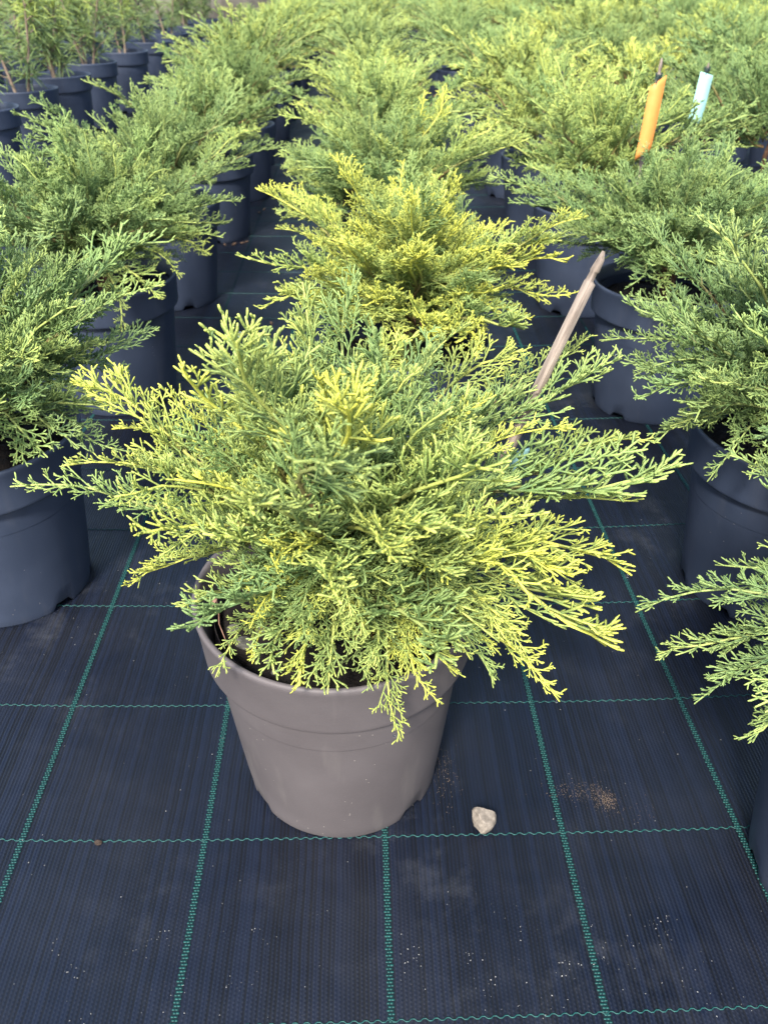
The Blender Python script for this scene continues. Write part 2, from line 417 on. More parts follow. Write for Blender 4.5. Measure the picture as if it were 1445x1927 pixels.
# ------------------------------------------------------------------ pots
def notch_warp(base_z, arcs, h):
    def w(V, th):
        for k in range(V.shape[0]):
            z = V[k, 0, 2]
            if z <= base_z + 1e-6:
                for c, wd in arcs:
                    d = np.abs((th - c + math.pi) % (2 * math.pi) - math.pi)
                    V[k, d < wd, 2] += h
    return w
SEG = 96
def pot_meshes(mat, r0, rb, rr, zb, zt, tag_):
    """body r0 (base) -> rb (under the rim at zb), rim rr to the top zt"""
    arcs = [(R(-90 + 52), R(7)), (R(-90 - 52), R(7)), (R(90), R(7)), (R(180 - 10), R(7)), (R(10), R(7))]
    lerp = lambda z: r0 + (rb - r0) * (z / zb) ** 0.92
    prof = [(r0 - .020, .012), (r0 - .006, .012), (r0 - .0045, .0), (r0 - .001, .0), (r0 + .0008, .004), (r0 + .002, .018)]
    for z in (0.05, 0.10, 0.15, 0.19): prof.append((lerp(z), z))
    zs = zb * 0.80
    prof += [(lerp(zs) - .0001, zs - .001), (lerp(zs), zs), (lerp(zs) + .0005, zs + .0008), (lerp(zs) + .0006, zs + .002), (lerp(zb * .9) + .0005, zb * .9), (rb, zb + .006), (rb - .004, zb + .02), (rb - .006, zb + .05)]
    V, Q = lathe(prof, SEG, notch_warp(0.0045, arcs, 0.013))
    cap = [tuple(range(SEG - 1, -1, -1))]
    body = np_mesh(tag_ + '_body', V, [Q, np.array(cap)], mat)
    wob = lambda V_, th: V_.__setitem__((slice(None), slice(None), 2), V_[:, :, 2] + 0.0012 * np.sin(2 * th + 1.0)[None])
    prof = [(rb - .003, zb + .004), (rb + .001, zb), (rb + .0105, zb - .0005), (rb + .0115, zb), (rb + .0120, zb + .0012), (rb + .0124, zb + .006), (rr - .004, zt - .03), (rr - .0012, zt - .010), (rr, zt - .003),
            (rr - .0015, zt), (rr - .0055, zt + .0004), (rr - .0085, zt - .003), (rr - .012, zt - .02), (rb - .004, zb + .010), (rb - .012, zb - .06)]
    V, Q = lathe(prof, SEG, wob)
    rim = np_mesh(tag_ + '_rim', V, [Q], mat)
    return body, rim
def soil_mesh(r, z, seed, name):
    rg = np.random.default_rng(seed)
    nr, ns = 14, 40
    V = [(0, 0, z + .012)]; T = []; Q = []
    for k in range(1, nr + 1):
        for s in range(ns):
            a = 2 * math.pi * (s + .5 * (k % 2)) / ns; q = r * k / nr
            V.append((q * math.cos(a), q * math.sin(a), z + .012 * (1 - (k / nr) ** 2) + rg.normal(0, .0050)))
    for s in range(ns): T.append((0, 1 + s, 1 + (s + 1) % ns))
    for k in range(nr - 1):
        a = 1 + k * ns; b2 = a + ns
        for s in range(ns):
            s2 = (s + 1) % ns
            Q.append((a + s, b2 + s, b2 + s2, a + s2))
    return np_mesh(name, V, [np.array(Q), np.array(T)], M_SOIL, False)

POT_H = pot_meshes(M_POT_TAUPE, .1385, .167, .1865, .262, .340, 'taupe_pot')
POT_B = pot_meshes(M_POT_BLACK, .1385, .167, .1850, .262, .340, 'black_pot')
POT_T = pot_meshes(M_POT_BLACK, .150, .176, .1930, .335, .420, 'tall_pot')
SOIL_J = [soil_mesh(.166, .285, 11 + k, 'soil') for k in range(3)]
SOIL_T = [soil_mesh(.172, .372, 21 + k, 'soil') for k in range(3)]

def add_pot(parent, pot, soil, rz):
    b = mesh_obj('pot', pot[0], parent); b.rotation_euler = (0, 0, rz)
    r_ = mesh_obj('rim', pot[1], b)
    s = mesh_obj('soil', soil, parent); s.rotation_euler = (0, 0, rz * 2)
    return b

# ------------------------------------------------------------------ juniper sprays
def unit(v): return v / (np.linalg.norm(v) + 1e-12)

def make_spray(seed, L=0.30, lmax=0.085, pin=0.0120, tw=0.0078, rad=1.0, order3=True, sides=4, leader=0.16, updraft=0.25):
    rg = np.random.default_rng(seed)
    # main axis: arching, wandering a little
    K = 9
    s = np.linspace(0, 1, K)
    a1, a2, a3 = rg.normal(0, .05), rg.normal(0, .04), rg.uniform(.02, .09)
    ax = np.stack([L * s, L * (a1 * np.sin(s * 3.1) + a2 * np.sin(s * 6.3)), L * (a3 * np.sin(math.pi * s) + rg.normal(0, .012, K) * s)], 1)
    def axp(q):
        f = q * (K - 1); i = min(int(f), K - 2); t = f - i
        return ax[i] * (1 - t) + ax[i + 1] * t, unit(ax[i + 1] - ax[i])
    P5, R5, A5 = [], [], []      # pinnae, 5 points
    P4, R4, A4 = [], [], []      # twiglets order 2
    P3, R3, A3 = [], [], []      # twiglets order 3
    def twig(p, d, l, r, y0, y1, nrm, bend, out):
        t = np.array([0, .38, .78, 1.0])
        side = unit(np.cross(nrm, d))
        c = d[None] * (t * l)[:, None] + (side * bend[0] + nrm * bend[1])[None] * (l * t ** 2)[:, None]
        rr = r * np.array([.85, .95, 1.06, .60])
        b = rg.uniform(0, 1)
        yy = y0 + (y1 - y0) * t ** 1.4
        out[0].append(p + c); out[1].append(rr); out[2].append(np.stack([yy, np.zeros(4), np.full(4, b)], 1))
        return p + c
    side = 1
    q = 0.05
    while q < 0.985:
        p, T = axp(q)
        side = -side
        prof = min(1.0, .45 + q * 2.2) * (1 - q) ** 0.62
        if q > 1 - leader: prof *= .75
        l = lmax * prof * rg.uniform(.62, 1.2) + .008
        phi = rg.normal(24, 24) * math.pi / 180
        th = rg.normal(40, 7) * math.pi / 180 * (1 - .25 * q)
        Y = np.array([0, 1.0, 0]); Z = np.array([0, 0, 1.0])
        lat = unit(side * Y * math.cos(phi) + Z * math.sin(phi))
        d = unit(T * math.cos(th) + lat * math.sin(th))
        t5 = np.linspace(0, 1, 5)
        nrm = unit(np.cross(d, T) * -side + .3 * Z)
        bend = T * rg.uniform(.05, .25) + Z * rg.uniform(-.08, updraft)
        c = p + d[None] * (t5 * l)[:, None] + bend[None] * (l * .5 * t5 ** 2)[:, None]
        outer = q ** 1.3
        pr = rad * .0016 * np.array([1.0, .95, .9, .95, .7])
        yy = np.clip((.12 + .55 * outer) + (.15 + .55 * outer) * t5 ** 2 - .12, 0, 1)
        wd = np.clip((1 - t5 * 2.2) * (1 - q) * 1.1, 0, 1)
        P5.append(c); R5.append(pr); A5.append(np.stack([yy, wd, np.full(5, rg.uniform(0, 1))], 1))
        # order 2 along the pinna
        u = .14 + rg.uniform(0, .05); s2 = 1
        while u < .96:
            s2 = -s2
            if rg.random() < .13: u += tw / l; continue
            f = u * 4; i = min(int(f), 3); pp = c[i] * (1 - (f - i)) + c[i + 1] * (f - i); tt = unit(c[i + 1] - c[i])
            n2 = unit(nrm - tt * nrm.dot(tt)); lat2 = np.cross(n2, tt) * s2
            ph = rg.normal(12, 22) * math.pi / 180
            lat2 = unit(lat2 * math.cos(ph) + n2 * math.sin(ph))
            an = rg.normal(37, 6) * math.pi / 180
            d2 = unit(tt * math.cos(an) + lat2 * math.sin(an))
            l2 = (.34 * l * (1 - u) + .0125) * rg.uniform(.6, 1.4)
            o2 = .30 * outer + .35 * u + .35 * outer * u
            cc = twig(pp, d2, l2, rad * rg.uniform(.00125, .00165), max(0, .55 * o2 - .05), min(1, .28 + .85 * o2), n2, (rg.normal(-.08 * s2, .06), rg.uniform(-.04, .12)), (P4, R4, A4))
            if order3 and l2 > .0165:
                m = .28; s3 = 1
                while m < .90:
                    s3 = -s3
                    if rg.random() < .15: m += .005 / l2; continue
                    p3 = cc[1] + (cc[2] - cc[1]) * ((m - .38) / .40)
                    n3 = n2; l3d = np.cross(n3, d2) * s3
                    ph3 = rg.normal(10, 30) * math.pi / 180
                    l3d = l3d * math.cos(ph3) + n3 * math.sin(ph3)
                    an3 = rg.normal(40, 8) * math.pi / 180
                    d3 = unit(d2 * math.cos(an3) + l3d * math.sin(an3))
                    l3 = (.30 * l2 * (1 - m) + .0075) * rg.uniform(.7, 1.25)
                    twig(p3, d3, l3, rad * rg.uniform(.00115, .00150), max(0, .6 * o2 - .05), min(1, .30 + .85 * o2), n3, (0, rg.uniform(0, .1)), (P3, R3, A3))
                    m += .0062 / l2 * rg.uniform(.8, 1.3)
            u += tw / l * rg.uniform(.75, 1.3)
        q += pin / L * rg.uniform(.7, 1.3)
    # short scale twigs straight on the axis near its tip
    axr = rad * (.0016 * (1 - s) ** 1.2 + .0017)
    axr[-1] = rad * .0014
    ay = np.clip(s * 1.5 - .10, 0, 1); aw = np.clip(1.05 - s * 1.5, 0, 1)
    parts = [tubes(ax[None], axr[None], np.stack([ay, aw, np.full(K, .5)], 1)[None], sides + 1)]
    parts.append(tubes(P5, R5, A5, sides))
    if P4: parts.append(tubes(P4, R4, A4, sides))
    if P3: parts.append(tubes(P3, R3, A3, 3))
    return join(parts)

def spray_mesh(name, data):
    V, Q, T, A = data
    return np_mesh(name, V, [Q, T], M_FOL, True, A)

LFULL = [0.30, 0.33, 0.27, 0.24, 0.30, 0.36, 0.26, 0.22, 0.29, 0.32, 0.25, 0.28]
SPRAY = []
for k, L in enumerate(LFULL):
    SPRAY.append((spray_mesh('spray', make_spray(100 + k, L=L, lmax=.098 * (L / .3) ** .5, leader=.2)), L))
LEADER = []
for k, L in enumerate((0.34, 0.30, 0.38)):
    LEADER.append((spray_mesh('spray', make_spray(300 + k, L=L, lmax=.074, pin=.0135, tw=.0085, leader=.34)), L))
# lighter sprays for the middle distance and the far field
MID = [(make_spray(400 + k, L=.28, lmax=.085, pin=.017, tw=.0105, rad=1.35, order3=True, sides=3), .28) for k in range(5)]
FAR = [(make_spray(500 + k, L=.28, lmax=.085, pin=.021, tw=.0135, rad=1.9, order3=False, sides=3), .28) for k in range(5)]

def frame(base, tip, up, roll):
    x = unit(np.asarray(tip, float) - np.asarray(base, float))
    z = np.asarray(up, float); z = unit(z - x * z.dot(x)); y = np.cross(z, x)
    c, s_ = math.cos(roll), math.sin(roll)
    y2 = y * c + z * s_; z2 = -y * s_ + z * c
    return np.stack([x, y2, z2], 1)

# ------------------------------------------------------------------ juniper layout of one crown
def crown_plan(seed, n, rx, ry, top, z0=.40, tips=(), low=-0.12, shape=None, skirt=0, skirt_az=(0, 6.2832)):
    """list of (base, tip, up, roll) in plant space"""
    rg = np.random.default_rng(seed)
    out = []
    lob = [(rg.uniform(0, 6.28), rg.uniform(.06, .16), k) for k in (2, 3, 5)]
    for t in tips:
        t = np.array(t); c = np.array([0.25 * t[0], 0.25 * t[1], max(.36, z0 + .12 * (t[2] - z0))])
        q = math.hypot(t[0], t[1])
        if t[2] < .345 and q < .30:      # shoots that spill over the rim
            t = np.array([t[0] / q * max(q, .235), t[1] / q * max(q, .235), t[2] + .012])
            c = np.array([t[0] * .5, t[1] * .5, .445])
        out.append((c, t, None, rg.normal(0, .35)))
    ga = 2.399963
    for k in range(n):
        f = (k + .5) / n
        el = low + (1.45 - low) * f ** 1.15       # elevation of the tip seen from the crown's heart
        azm = k * ga + rg.normal(0, .25)
        lobe = 1 + sum(a * math.sin(m * azm + ph) for ph, a, m in lob)
        rr = rg.uniform(.70, 1.0) if k % 3 else rg.uniform(.45, .75)
        if shape: rr *= shape(azm % (2 * math.pi), el)
        ce, se = math.cos(el), math.sin(el)
        tip = np.array([math.cos(azm) * ce * rx * lobe, math.sin(azm) * ce * ry * lobe, se * (top - z0) * (1 + .25 * (lobe - 1))]) * rr
        tip[2] += z0
        heart = np.array([.30 * tip[0], .30 * tip[1], z0 - .05 + .35 * (tip[2] - z0)])
        tip = tip + rg.normal(0, .018, 3)
        out.append((heart, tip, None, rg.normal(0, .55)))
    for k in range(skirt):          # low sprays spilling over the soil
        azm = rg.uniform(*skirt_az); q = rg.uniform(.13, .235); z = rg.uniform(.36, .47)
        tip = np.array([q * math.cos(azm), q * math.sin(azm), z])
        out.append((np.array([.06 * math.cos(azm), .06 * math.sin(azm), z + rg.uniform(0, .05)]), tip, None, rg.normal(0, .5)))
    return out

def spray_placements(plan, rg, pool_n, lens, jl=(.20, .33)):
    res = []
    for base, tip, up, roll in plan:
        d = tip - base; dist = np.linalg.norm(d)
        l = min(dist, rg.uniform(*jl)); l = max(l, .15)
        b = tip - d / dist * l
        upv = np.array([0, 0, 1.0]) + .35 * np.array([tip[0], tip[1], 0]) / (np.linalg.norm(tip[:2]) + 1e-6) * (1 if abs(d[2]) > .6 * dist else 0.2)
        if abs(d[2]) / dist > .85: upv = -np.array([tip[0], tip[1], 0.02]) + rg.normal(0, .1, 3)
        k = int(rg.integers(pool_n))
        M = frame(b, tip, upv, roll)
        res.append((k, b, M, l / lens[k], tip))
    return res

def limb_mesh(paths):
    parts = []
    for P, r in paths:
        K = len(P)
        parts.append(tubes(np.array(P)[None], np.array(r)[None], np.zeros((1, K, 3)), 5))
    V, Q, T, A = join(parts)
    return np_mesh('limb', V, [Q, T], M_BARK)

def detailed_juniper(name_loc, seed, pot, plan, gold, blue, label, rz=0.0, group=None, dead=0, n_guided=0, guided_gold=None, jl=(.20, .33)):
    rg = np.random.default_rng(seed)
    root = empty('potted_juniper', (*name_loc, 0), rz)
    tag(root, label, 'juniper', group)
    add_pot(root, pot, SOIL_J[seed % 3], rg.uniform(-.12, .12) - rz)
    lens = [s[1] for s in SPRAY] + [s[1] for s in LEADER]
    meshes = [s[0] for s in SPRAY] + [s[0] for s in LEADER]
    pl = spray_placements(plan, rg, len(SPRAY), lens, jl)
    NL = 11
    groups = [[] for _ in range(NL)]
    for i, e in enumerate(pl):
        if i < n_guided and i % 2 == 0:      # long guided shoots use the leader meshes
            k = len(SPRAY) + int(rg.integers(len(LEADER)))
            ln = np.linalg.norm(e[4] - e[1]); e = (k, e[1], e[2], ln / lens[k], e[4])
        a = math.atan2(e[4][1], e[4][0]) % (2 * math.pi)
        groups[int(a / (2 * math.pi) * NL) % NL].append((i, e))
    for gi, grp in enumerate(groups):
        if not grp: continue
        a = (gi + .5) / NL * 2 * math.pi
        end = np.mean([e[1] for _, e in grp], axis=0)
        p0 = np.array([.012 * math.cos(a), .012 * math.sin(a), .285])
        p1 = np.array([end[0] * .35, end[1] * .35, .285 + (end[2] - .285) * .55])
        paths = [([p0, (p0 + p1) / 2 + np.array([0, 0, .015]), p1, (p1 + end) / 2 + rg.normal(0, .006, 3), end], [.0075, .0065, .005, .004, .0026])]
        for _, e in grp:
            st = p1 + (end - p1) * rg.uniform(.2, .9)
            x = e[2][:, 0]
            ctrl = e[1] - x * np.linalg.norm(e[1] - st) * .35
            mid = .25 * st + .5 * ctrl + .25 * e[1]
            paths.append(([st, mid, e[1] + x * .006], [.0026, .0023, .0019]))
        limb = mesh_obj('limb', limb_mesh(paths), root)
        for i, e in grp:
            k, b, M, sc, tip = e
            o = mesh_obj('spray', meshes[k], limb)
            m4 = Matrix.Identity(4)
            fl = -1.0 if rg.random() < .5 else 1.0
            for r_ in range(3):
                for c_ in range(3): m4[r_][c_] = float(M[r_, c_] * sc * (fl if c_ == 1 else 1))
                m4[r_][3] = float(b[r_])
            o.matrix_basis = m4
            hgt = min(1, max(0, (tip[2] - .30) / .35))
            g = gold * rg.uniform(.35, 1.45)
            if i < n_guided: g = (guided_gold or gold) * rg.uniform(.55, 1.35)
            o.color = (min(1, g), min(1, max(0, blue + rg.normal(0, .22))), 0, 1)
            if seed == 18 and i in (1, 2): o.color = (1, 0, 0, 1)
            if dead and i >= len(pl) - dead: o.color = (.1, .2, .92, 1)
    return root

# ---- the juniper in front, tips of its long shoots in plant space
HERO = (-0.038, 0.839)
HERO_TIPS = [(-0.361, -0.039, 0.526), (-0.319, 0.111, 0.587), (-0.27, -0.099, 0.591), (-0.233, -0.099, 0.431), (-0.284, 0.111, 0.521), (-0.213, -0.139, 0.569),
 (-0.129, -0.184, 0.365), (-0.037, -0.209, 0.374), (0.069, -0.204, 0.285), (0.138, -0.179, 0.354), (0.27, -0.149, 0.278), (0.353, -0.039, 0.257), (0.323, -0.059, 0.357),
 (0.37, -0.039, 0.382), (0.406, 0.081, 0.414), (0.438, 0.081, 0.472), (0.451, 0.181, 0.449), (0.374, 0.161, 0.591), (0.358, 0.251, 0.582), (0.264, 0.241, 0.562), (0.18, 0.191, 0.627),
 (0.102, 0.211, 0.592), (0.044, 0.161, 0.627), (-0.015, 0.141, 0.656), (-0.049, 0.011, 0.675), (-0.056, -0.239, 0.783), (-0.116, -0.179, 0.729), (-0.111, -0.089, 0.708), (-0.189, 0.011, 0.626),
 (-0.182, -0.179, 0.557), (-0.042, -0.339, 0.684), (-0.006, -0.359, 0.742), (0.017, -0.319, 0.583), (0.059, -0.299, 0.611), (0.199, -0.239, 0.615), (0.2, -0.219, 0.501), (0.172, -0.199, 0.428),
 (0.157, -0.219, 0.648), (0.122, -0.139, 0.67), (0.024, -0.239, 0.722), (0.284, 0.011, 0.566), (0.102, 0.011, 0.642), (-0.082, -0.199, 0.449), (-0.044, -0.239, 0.549), (-0.138, -0.179, 0.617),
 (0.099, -0.259, 0.608), (-0.003, -0.119, 0.696), (0.259, 0.111, 0.566), (0.188, 0.011, 0.608), (-0.117, -0.199, 0.564)]
HERO_TIPS += [(-0.092, -0.169, 0.371), (-0.003, -0.184, 0.387), (0.043, -0.194, 0.348), (0.102, -0.184, 0.369), (0.154, -0.169, 0.369), (0.015, -0.179, 0.417), (-0.07, -0.159, 0.436), (-0.023, -0.184, 0.445), (0.038, -0.189, 0.437), (0.094, -0.184, 0.439), (0.156, -0.179, 0.447), (0.215, -0.149, 0.385), (0.233, -0.139, 0.316), (0.186, -0.159, 0.307), (0.075, -0.219, 0.511), (0.126, -0.219, 0.53), (-0.106, -0.139, 0.45), (-0.124, -0.139, 0.486), (-0.025, -0.219, 0.558), (-0.185, -0.119, 0.48), (0.275, -0.099, 0.35), (0.277, -0.099, 0.432), (0.114, -0.199, 0.326)]
plan = crown_plan(5, 158, .28, .255, .695, z0=.44, tips=HERO_TIPS, low=.10, shape=lambda a, e: .70 if 3.3 < a < 4.35 and e < .8 else 1.0, skirt=34, skirt_az=(4.05, 6.0))
plan += [(np.array(b), np.array(t), None, .3) for b, t in (((.0, -.02, .36), (.03, -.16, .40)), ((.01, -.02, .35), (.08, -.15, .38)), ((.02, 0, .34), (.12, -.13, .36)))]
hero = detailed_juniper(HERO, 3, POT_H, plan, .45, .36,
    'golden tipped spreading juniper in a taupe grey pot, next to the lone pale stone', n_guided=len(HERO_TIPS), guided_gold=.78, dead=3)

near = [  # x, y, seed, gold, blue, lean tips, label
    (.095, 1.69, 12, .85, .12, 'golden yellow juniper directly behind the taupe grey pot, beside the bare stake tip'),
    (-.685, 1.29, 13, .38, .50, 'dense green juniper in a black pot, first of the row nearest the young conifers'),
    (-.665, 2.13, 14, .40, .40, 'green juniper in a black pot, second of the row nearest the young conifers'),
    (.655, .63, 15, .32, .55, 'green juniper whose low shoot hangs over the fabric beside the dirt smudge'),
    (.765, 1.25, 16, .30, .55, 'grey green juniper in a black pot behind the one over the dirt smudge'),
    (.775, 2.04, 17, .30, .45, 'green juniper in a black pot just behind the wooden stake tip'),
    (.08, 2.55, 18, .45, .40, 'juniper with one bright yellow shoot, third in the row of the taupe pot'),
]
NEAR_TIPS = {
 15: [(-0.336, 0.11, 0.379), (-0.315, 0.07, 0.342), (-0.289, 0.01, 0.312), (-0.242, -0.03, 0.295), (-0.254, 0.05, 0.36), (-0.23, 0.11, 0.404), (-0.222, 0.17, 0.397), (-0.257, -0.05, 0.381), (-0.245, -0.01, 0.439), (-0.271, 0.03, 0.346), (-0.213, 0.11, 0.473)],
 13: [(0.257, 0.13, 0.447), (0.252, 0.06, 0.532), (0.298, -0.07, 0.418), (0.248, -0.17, 0.396), (0.314, -0.14, 0.369), (0.213, -0.21, 0.401), (0.203, 0.21, 0.36), (0.244, 0.06, 0.621), (0.174, -0.23, 0.404)],
 14: [(0.339, -0.13, 0.47), (0.302, -0.13, 0.426), (0.218, -0.28, 0.618), (0.203, -0.28, 0.375), (0.121, -0.33, 0.319), (0.353, 0.07, 0.603), (0.392, 0.37, 0.629), (0.049, -0.33, 0.598), (0.247, -0.23, 0.407)],
 16: [(-0.365, 0.05, 0.491), (-0.274, 0.15, 0.494), (-0.332, -0.05, 0.473), (-0.294, -0.1, 0.375), (-0.246, -0.2, 0.365), (-0.278, -0.1, 0.403), (-0.181, -0.2, 0.364), (-0.298, -0.2, 0.532), (-0.223, 0.1, 0.541), (-0.26, -0.05, 0.70), (-0.178, 0.25, 0.652)],
 17: [(-0.263, -0.19, 0.493), (-0.248, -0.19, 0.556), (-0.195, -0.29, 0.423), (-0.462, 0.06, 0.583), (-0.423, -0.04, 0.544), (-0.337, -0.19, 0.511), (-0.325, 0.16, 0.561), (-0.097, -0.29, 0.399)],
 12: [(-0.332, -0.07, 0.538), (-0.289, -0.14, 0.459), (-0.269, 0.06, 0.559), (0.306, -0.09, 0.529), (0.335, -0.09, 0.465), (0.307, -0.04, 0.561), (0.228, -0.19, 0.448), (-0.259, 0.26, 0.588), (-0.004, 0.11, 0.677), (0.107, 0.11, 0.646), (-0.133, -0.27, 0.522), (-0.02, -0.29, 0.449), (0.158, -0.24, 0.478), (-0.077, -0.27, 0.482)],
 18: [(-0.286, -0.05, 0.517), (0.162, 0.05, 0.714), (0.11, 0.05, 0.708), (0.312, -0.05, 0.639), (-0.259, 0.15, 0.669), (-0.302, 0.0, 0.565)],
}
for x, y, sd, gold, blue, lab in near:
    rg = np.random.default_rng(sd)
    tips = list(NEAR_TIPS.get(sd, []))
    for k in range(8):
        a = rg.uniform(0, 6.28); rr = rg.uniform(.36, .44)
        if sd in (12, 15): rr *= .8
        if sd == 15 and math.cos(a) < .2: continue
        tips.append((rr * math.cos(a), rr * math.sin(a), rg.uniform(.46, .64)))
    rx = {15: .19, 12: .29}.get(sd, .33)
    plan = crown_plan(sd * 7, 124, rx, .33, .70 if sd != 15 else .62, z0=.44, tips=tips, low=.0, skirt=30)
    detailed_juniper((x, y), sd, POT_B, plan, gold, blue, lab, n_guided=len(tips), guided_gold=gold * 1.3)

# ---- middle distance and far junipers: crown joined into one foliage mesh, shared by several plants
def crown_mesh(pool, seed, n, rx, ry, top):
    rg = np.random.default_rng(seed)
    tips = []
    for k in range(10):
        a = rg.uniform(0, 6.28); rr = rg.uniform(.40, .48)
        tips.append((rr * math.cos(a), rr * math.sin(a), rg.uniform(.50, .68)))
    plan = crown_plan(seed, n, rx, ry, top, z0=.44, tips=tips, low=.02, skirt=18)
    parts = []
    for k, b, M, sc, tip in spray_placements(plan, rg, len(pool), [p[1] for p in pool]):
        V, Q, T, A = pool[k][0]
        A2 = A.copy(); A2[:, 0] = A2[:, 0] * rg.uniform(.35, 1.6) + rg.uniform(0, .12); A2[:, 2] = np.clip(A2[:, 2] * .6 + rg.uniform(0, .5), 0, 1)
        parts.append((V @ (M * sc).T + b, Q, T, np.clip(A2, 0, 1)))
    V, Q, T, A = join(parts)
    return np_mesh('foliage', V, [Q, T], M_FOL, True, A)
MIDC = [crown_mesh(MID, 40 + k, 92, .36, .36, .74) for k in range(3)]
FARC = [crown_mesh(FAR, 60 + k, 82, .38, .38, .74) for k in range(5)]
tr = tubes(np.array([[(0, 0, .27), (.006, 0, .33), (-.004, .008, .40), (.01, .0, .50)]]), np.array([[.014, .012, .010, .006]]), np.zeros((1, 4, 3)), 6)
TRUNK = np_mesh('trunk', tr[0], [tr[1], tr[2]], M_BARK)

def simple_juniper(x, y, far, label, group, gold, blue, seed):
    rg = random.Random(seed)
    root = empty('potted_juniper', (x, y, 0), rg.uniform(0, 6.28)); tag(root, label, 'juniper', group)
    add_pot(root, POT_B, SOIL_J[seed % 3], 0)
    mesh_obj('trunk', TRUNK, root)
    c = mesh_obj('foliage', (FARC if far else MIDC)[seed % (5 if far else 3)], root)
    s = rg.uniform(.93, 1.10); c.scale = (s, s, s * rg.uniform(.92, 1.06)); 
    c.color = (max(0, min(1, gold)), max(0, min(1, blue)), 0, 1)
    return root
sd = 1000
LAB_L = 'green juniper farther back in the row between the taupe pot row and the young conifers'
LAB_C = 'green juniper farther back in the row straight behind the taupe pot'
ORD = ('third', 'fourth', 'fifth', 'sixth', 'seventh', 'eighth')
def row_label(i, row, lab): return ORD[i] + ' juniper ' + row if i < 6 else lab
LAB_R = 'green juniper in the packed field of junipers around the label stakes'
for i, (x, y) in enumerate(((-.66, 2.92), (-.63, 3.73), (-.60, 4.45))):
    sd += 1; simple_juniper(x, y, False, row_label(i, 'of the row nearest the young conifers', LAB_L), 'junipers in the row next to the conifers', rnd.uniform(.2, .5), rnd.uniform(.2, .6), sd)
for k in range(11):
    sd += 1; simple_juniper(-.60 + rnd.uniform(-.05, .05), 5.25 + .8 * k, True, row_label(k + 3, 'of the row nearest the young conifers', LAB_L), 'junipers in the row next to the conifers', rnd.uniform(.3, .8), rnd.uniform(.1, .5), sd)
for k in range(14):
    sd += 1; y = 3.38 + .80 * k
    simple_juniper(.05 + rnd.uniform(-.06, .06), y, y > 4.3, row_label(k + 1, 'in the row that the taupe pot starts', LAB_C), 'junipers in the row behind the taupe pot', rnd.uniform(.25, .75), rnd.uniform(.2, .6), sd)
def field_label(x, y, tint):
    if abs(x - .8) < .2 and 2.6 < y < 3.2: return 'juniper standing directly behind the orange strip label'
    if abs(x - 1.54) < .2 and 2.9 < y < 3.5: return 'juniper standing beside the pale blue strip label'
    if tint[0] > .40: return 'yellowish green juniper in the packed field of junipers around the label stakes'
    if tint[1] > .42: return 'grey green juniper in the packed field of junipers around the label stakes'
    return LAB_R
for ci in range(8):
    for k in range(17):
        x = .80 + .74 * ci + rnd.uniform(-.05, .05); y = (2.86 if ci == 0 else 2.36 + .06 * (ci % 2)) + .80 * k + rnd.uniform(-.05, .05)
        if y > 14.5 or x > .52 * y + .75: continue
        tint = (min(.95, .22 + .55 * rnd.random() ** 2.2), rnd.uniform(.15, .6)); sd += 1; simple_juniper(x, y, y > 4.4, field_label(x, y, tint), 'junipers in the packed field', *tint, sd)

# ------------------------------------------------------------------ narrow-leaved young pines in tall pots
def pine_mesh(seed):
    rg = np.random.default_rng(seed)
    stems = []; P = []; Rr = []; A = []; leaves = [[], [], []]
    ns = int(rg.integers(2, 4))
    def tuft(p, d, n, l, fresh):
        for _ in range(n):
            v = unit(d * rg.uniform(.25, .9) + rg.normal(0, .55, 3) + np.array([0, 0, .12])); ll = l * rg.uniform(.7, 1.2)
            t = np.array([0, .4, .8, 1.0]); c = p + d * rg.uniform(-.05, .02) + v[None] * (t * ll)[:, None] + np.array([0, 0, -.25 * ll])[None] * (t ** 2)[:, None]
            b = rg.uniform(0, 1)
            leaves[0].append(c); leaves[1].append(np.array([.0018, .0030, .0026, .0008]))
            leaves[2].append(np.stack([np.clip(np.full(4, fresh) + rg.normal(0, .12), 0, 1), np.zeros(4), np.full(4, b)], 1))
    for k in range(ns):
        a = rg.uniform(0, 6.28); lean = rg.uniform(.05, .30); h = rg.uniform(.38, .62)
        p0 = np.array([.03 * math.cos(a), .03 * math.sin(a), .37])
        dirv = np.array([lean * math.cos(a), lean * math.sin(a), 1.0])
        t = np.linspace(0, 1, 5)
        c = p0 + dirv[None] * (t * h)[:, None] + rg.normal(0, .010, (5, 3)) * t[:, None]
        stems.append((c, np.linspace(.009, .005, 5)))
        for u in np.arange(.16, 1.01, .06):
            f = u * 4; i = min(int(f), 3); p = c[i] + (c[i + 1] - c[i]) * (f - i)
            b = rg.uniform(0, 6.28); d = unit(np.array([math.cos(b), math.sin(b), rg.uniform(.3, .9)]))
            ln = rg.uniform(.05, .15) * (1.15 - u * .6)
            q = p + d * ln
            stems.append((np.stack([p, p + d * ln * .3, p + d * ln * .6 + np.array([0, 0, .004]), p + d * ln * .85, q]), np.full(5, .003)))
            tuft(p + d * ln * .5, d, 6, .085, .08); tuft(q, d, 11, .10, .18 if u < .7 else .6)
        tuft(c[-1], unit(dirv), 26, .11, .85)
    parts = [tubes(leaves[0], leaves[1], leaves[2], 3)]
    fo = join(parts)
    st = join([tubes(c[None], r[None], np.zeros((1, 5, 3)), 6) for c, r in stems])
    return np_mesh('foliage', fo[0], [fo[1], fo[2]], M_NEEDLE, True, fo[3]), np_mesh('stem', st[0], [st[1], st[2]], M_STEM)
PINES = [pine_mesh(700 + k) for k in range(5)]
pk = 0
